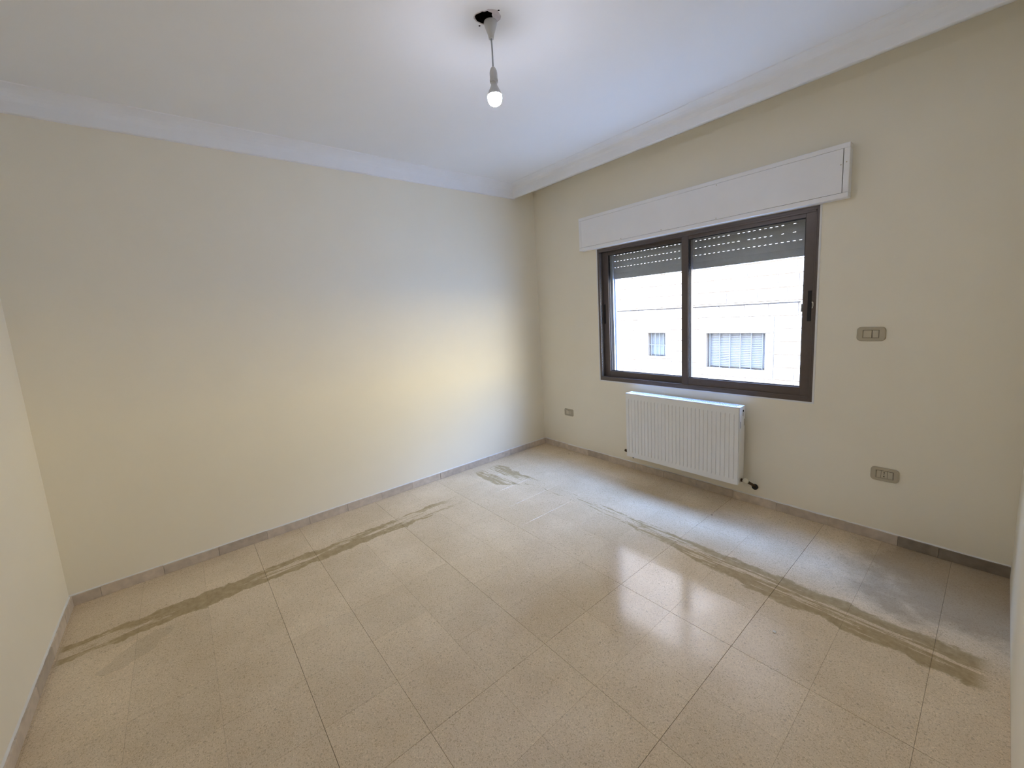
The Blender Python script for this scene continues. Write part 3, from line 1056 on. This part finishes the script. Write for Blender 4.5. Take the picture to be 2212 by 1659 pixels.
crumb('plaster_crumb', (2.890, -1.316, 0.0003), 0.0085, M_CHIP, 'tiny white plaster crumb lying right of the floor reflection', 'debris', 0.3)
crumb('dirt_crumb', (2.190, -0.405, 0.0003), 0.005, M_CRUMB, 'tiny dark crumb on the floor below the radiator valve', 'debris')
crumb('dirt_crumb', (0.493, -0.118, 0.0003), 0.006, M_CRUMB, 'tiny dark crumb by the baseboard below the small outlet', 'debris')

# ------------------------------------------------------------------ the building across the lane
NY = 6.0
nb_ = empty('exterior_building', (0, NY, -3.4), 'pale limestone building seen through the window panes', 'building')
GZ0 = -3.4
BEX = 4.2
wins = [(-2.265, -1.797, 0.314, 0.894), (-0.794, 0.400, 0.118, 0.885)]   # x0, x1, z0, z1
bm = bmesh.new()
box(bm, -13, BEX, NY + 0.13, NY + 7, GZ0, 11.6)
box(bm, -13, -4.8, NY + 0.01, NY + 0.13, GZ0, 11.6)
box(bm, 2.2, BEX, NY + 0.01, NY + 0.13, GZ0, 11.6)
box(bm, -4.8, 2.2, NY + 0.01, NY + 0.13, GZ0, -0.9)
box(bm, -4.8, 2.2, NY + 0.01, NY + 0.13, 3.1, 11.6)
finish('wall', bm, M_OUTW, nb_)
# mortar plane with window openings
bm = bmesh.new()
xs_ = [-4.8, wins[0][0], wins[0][1], wins[1][0], wins[1][1], 2.2]
for a in range(5):
    x0, x1 = xs_[a], xs_[a + 1]
    w = wins[0] if a == 1 else (wins[1] if a == 3 else None)
    if w:
        box(bm, x0, x1, NY + 0.012, NY + 0.13, -0.9, w[2])
        box(bm, x0, x1, NY + 0.012, NY + 0.13, w[3], 3.1)
    else:
        box(bm, x0, x1, NY + 0.012, NY + 0.13, -0.9, 3.1)
finish('mortar_bed', bm, M_JOINT, nb_)


def block_mesh(w, h, smooth_face):
    bm = bmesh.new()
    e = 0.012
    front, rim, back = [], [], []
    nx = 4
    for i in range(nx + 1):
        front.append([])
        for j in range(3):
            x = e + (w - 2 * e) * i / nx
            z = e + (h - 2 * e) * j / 2
            y = -0.004 if smooth_face else -0.008 - random.uniform(0, 0.014)
            front[-1].append(bm.verts.new((x, y, z)))
    for i in range(nx):
        for j in range(2):
            bm.faces.new((front[i][j], front[i + 1][j], front[i + 1][j + 1], front[i][j + 1]))
    loop = [front[i][0] for i in range(nx + 1)] + [front[nx][1], front[nx][2]] + [front[i][2] for i in range(nx - 1, -1, -1)] + [front[0][1]]
    outl = []
    for v in loop:
        x = 0 if abs(v.co.x - e) < 1e-6 else (w if abs(v.co.x - (w - e)) < 1e-6 else v.co.x)
        z = 0 if abs(v.co.z - e) < 1e-6 else (h if abs(v.co.z - (h - e)) < 1e-6 else v.co.z)
        outl.append(bm.verts.new((x, 0.014, z)))
    for k in range(len(loop)):
        j = (k + 1) % len(loop)
        bm.faces.new((loop[k], outl[k], outl[j], loop[j]))
    bmesh.ops.recalc_face_normals(bm, faces=bm.faces)
    me = bpy.data.meshes.new('stone_block')
    bm.to_mesh(me)
    bm.free()
    return me


lib = {}


def stone(x0, x1, z0, z1, smooth_face=False):
    g = 0.005
    w, h = round(x1 - x0 - 2 * g, 2), round(z1 - z0 - 2 * g, 2)
    if w < 0.05 or h < 0.05:
        return
    key = (w, h, smooth_face, random.randrange(2))
    if key not in lib:
        lib[key] = block_mesh(w, h, smooth_face)
        lib[key].materials.append(M_STONE_S if smooth_face else M_STONE)
    o = bpy.data.objects.new('stone_block', lib[key])
    COL.objects.link(o)
    o.parent = nb_
    o.location = (x0 + g, NY - (0.012 if smooth_face else 0.0), z0 + g)


CHH = 0.26
STR = 1.492
MARG = 0.16
zrows = []
z = STR
while z > -0.9:
    zrows.append((max(-0.9, z - CHH), z))
    z -= CHH
z = STR + 0.035
while z < 3.1:
    zrows.append((z, min(3.1, z + CHH)))
    z += CHH
for ri, (z0, z1) in enumerate(zrows):
    # keep clear of the windows and their smooth stone surrounds
    blocked = []
    for (wx0, wx1, wz0, wz1) in wins:
        if z1 > wz0 - MARG + 0.01 and z0 < wz1 + MARG - 0.01:
            blocked.append((wx0 - MARG, wx1 + MARG))
    spans, x = [], -4.8
    for b0, b1 in blocked:
        spans.append((x, b0))
        x = b1
    spans.append((x, 2.2))
    for s0, s1 in spans:
        x = s0
        while x < s1 - 0.02:
            w = random.choice((0.36, 0.44, 0.52, 0.60))
            if s1 - (x + w) < 0.22:
                w = s1 - x
            stone(x, x + w, z0, z1)
            x += w
for (wx0, wx1, wz0, wz1) in wins:                     # smooth surrounds: filled out to whole courses
    zl = min(z0 for z0, z1 in zrows if z1 > wz0 - MARG + 0.01)
    zh = max(z1 for z0, z1 in zrows if z0 < wz1 + MARG - 0.01)
    stone(wx0 - MARG, wx1 + MARG, wz1, zh, True)
    stone(wx0 - MARG, wx1 + MARG, zl, wz0 - 0.06, True)
    zmid = (wz0 + wz1) / 2
    for za, zb in ((wz0 - 0.06, zmid), (zmid, wz1)):
        stone(wx0 - MARG, wx0, za, zb, True)
        stone(wx1, wx1 + MARG, za, zb, True)
bm = bmesh.new()
prism(bm, [(NY + 0.02, STR + 0.034), (NY - 0.024, STR + 0.030), (NY - 0.024, STR + 0.010), (NY - 0.016, STR + 0.006), (NY + 0.02, STR + 0.002)], 'x', -4.8, 1.06)
finish('string_course', bm, M_STONE_S, nb_)
simple_box('cable_box', (1.015, 1.115, NY - 0.09, NY, 1.36, 1.50), M_SLAT, nb_, label='small grey box at the right end of the ledge')
bm = bmesh.new()
tube(bm, [(-4.8, NY - 0.03, STR - 0.008), (-1.4, NY - 0.03, STR - 0.014), (1.02, NY - 0.03, STR - 0.008)], 0.007, 6)
finish('wall_cable', bm, M_DARK, nb_, label='dark cable run along the ledge')

# wide far window with a closed shutter behind bars
w = wins[1]
fr = simple_box('window', (w[0], w[1], NY + 0.118, NY + 0.128, w[2], w[3]), M_LOUVD, nb_)
bm = bmesh.new()
ns = 19
for k in range(ns):
    z0 = w[2] + 0.02 + k * (w[3] - w[2] - 0.04) / ns
    hh = (w[3] - w[2] - 0.04) / ns
    prism(bm, [(NY + 0.118, z0 + 0.004), (NY + 0.104, z0 + 0.005), (NY + 0.108, z0 + hh - 0.001), (NY + 0.118, z0 + hh)], 'x', w[0] + 0.03, w[1] - 0.03)
finish('shutter_slats', bm, M_LOUV, fr, kind='stuff')
for k in range(6):
    x = w[0] + 0.06 + k * (w[1] - w[0] - 0.12) / 5
    simple_box('grille_bar', (x - 0.009, x + 0.009, NY + 0.055, NY + 0.073, w[2], w[3]), M_LOUV, fr)
simple_box('sill', (w[0] - 0.05, w[1] + 0.05, NY - 0.055, NY + 0.118, w[2] - 0.055, w[2]), M_STONE_S, nb_)
# small far window
w = wins[0]
fr = simple_box('window', (w[0], w[1], NY + 0.118, NY + 0.128, w[2], w[3]), M_LOUVD, nb_)
zm = w[2] + 0.27
simple_box('pane', (w[0] + 0.03, w[1] - 0.03, NY + 0.110, NY + 0.118, w[2] + 0.03, zm), M_NPANE, fr)
bm = bmesh.new()
pts = []
nw = 40
for k in range(nw + 1):
    x = w[0] + 0.03 + (w[1] - w[0] - 0.06) * k / nw
    pts.append((x, NY + 0.111 + 0.004 * math.sin(k * 1.9)))
va = [bm.verts.new((p[0], p[1], zm + 0.02)) for p in pts]
vb = [bm.verts.new((p[0], p[1], w[3] - 0.03)) for p in pts]
for k in range(nw):
    bm.faces.new((va[k], va[k + 1], vb[k + 1], vb[k]))
finish('curtain', bm, M_CURT, fr)
for k in range(4):
    x = w[0] + 0.06 + k * (w[1] - w[0] - 0.12) / 3
    simple_box('grille_bar', (x - 0.008, x + 0.008, NY + 0.055, NY + 0.071, w[2], w[3]), M_LOUV, fr)
simple_box('grille_rail', (w[0], w[1], NY + 0.056, NY + 0.070, zm, zm + 0.018), M_LOUV, fr)
simple_box('sill', (w[0] - 0.04, w[1] + 0.04, NY - 0.05, NY + 0.118, w[2] - 0.05, w[2]), M_STONE_S, nb_)
localise(nb_)

gr = simple_box('ground', (-250, 250, -250, 250, -3.6, -3.4), M_GROUND, kind='structure', label='pale concrete ground of the lane below the window', category='ground')
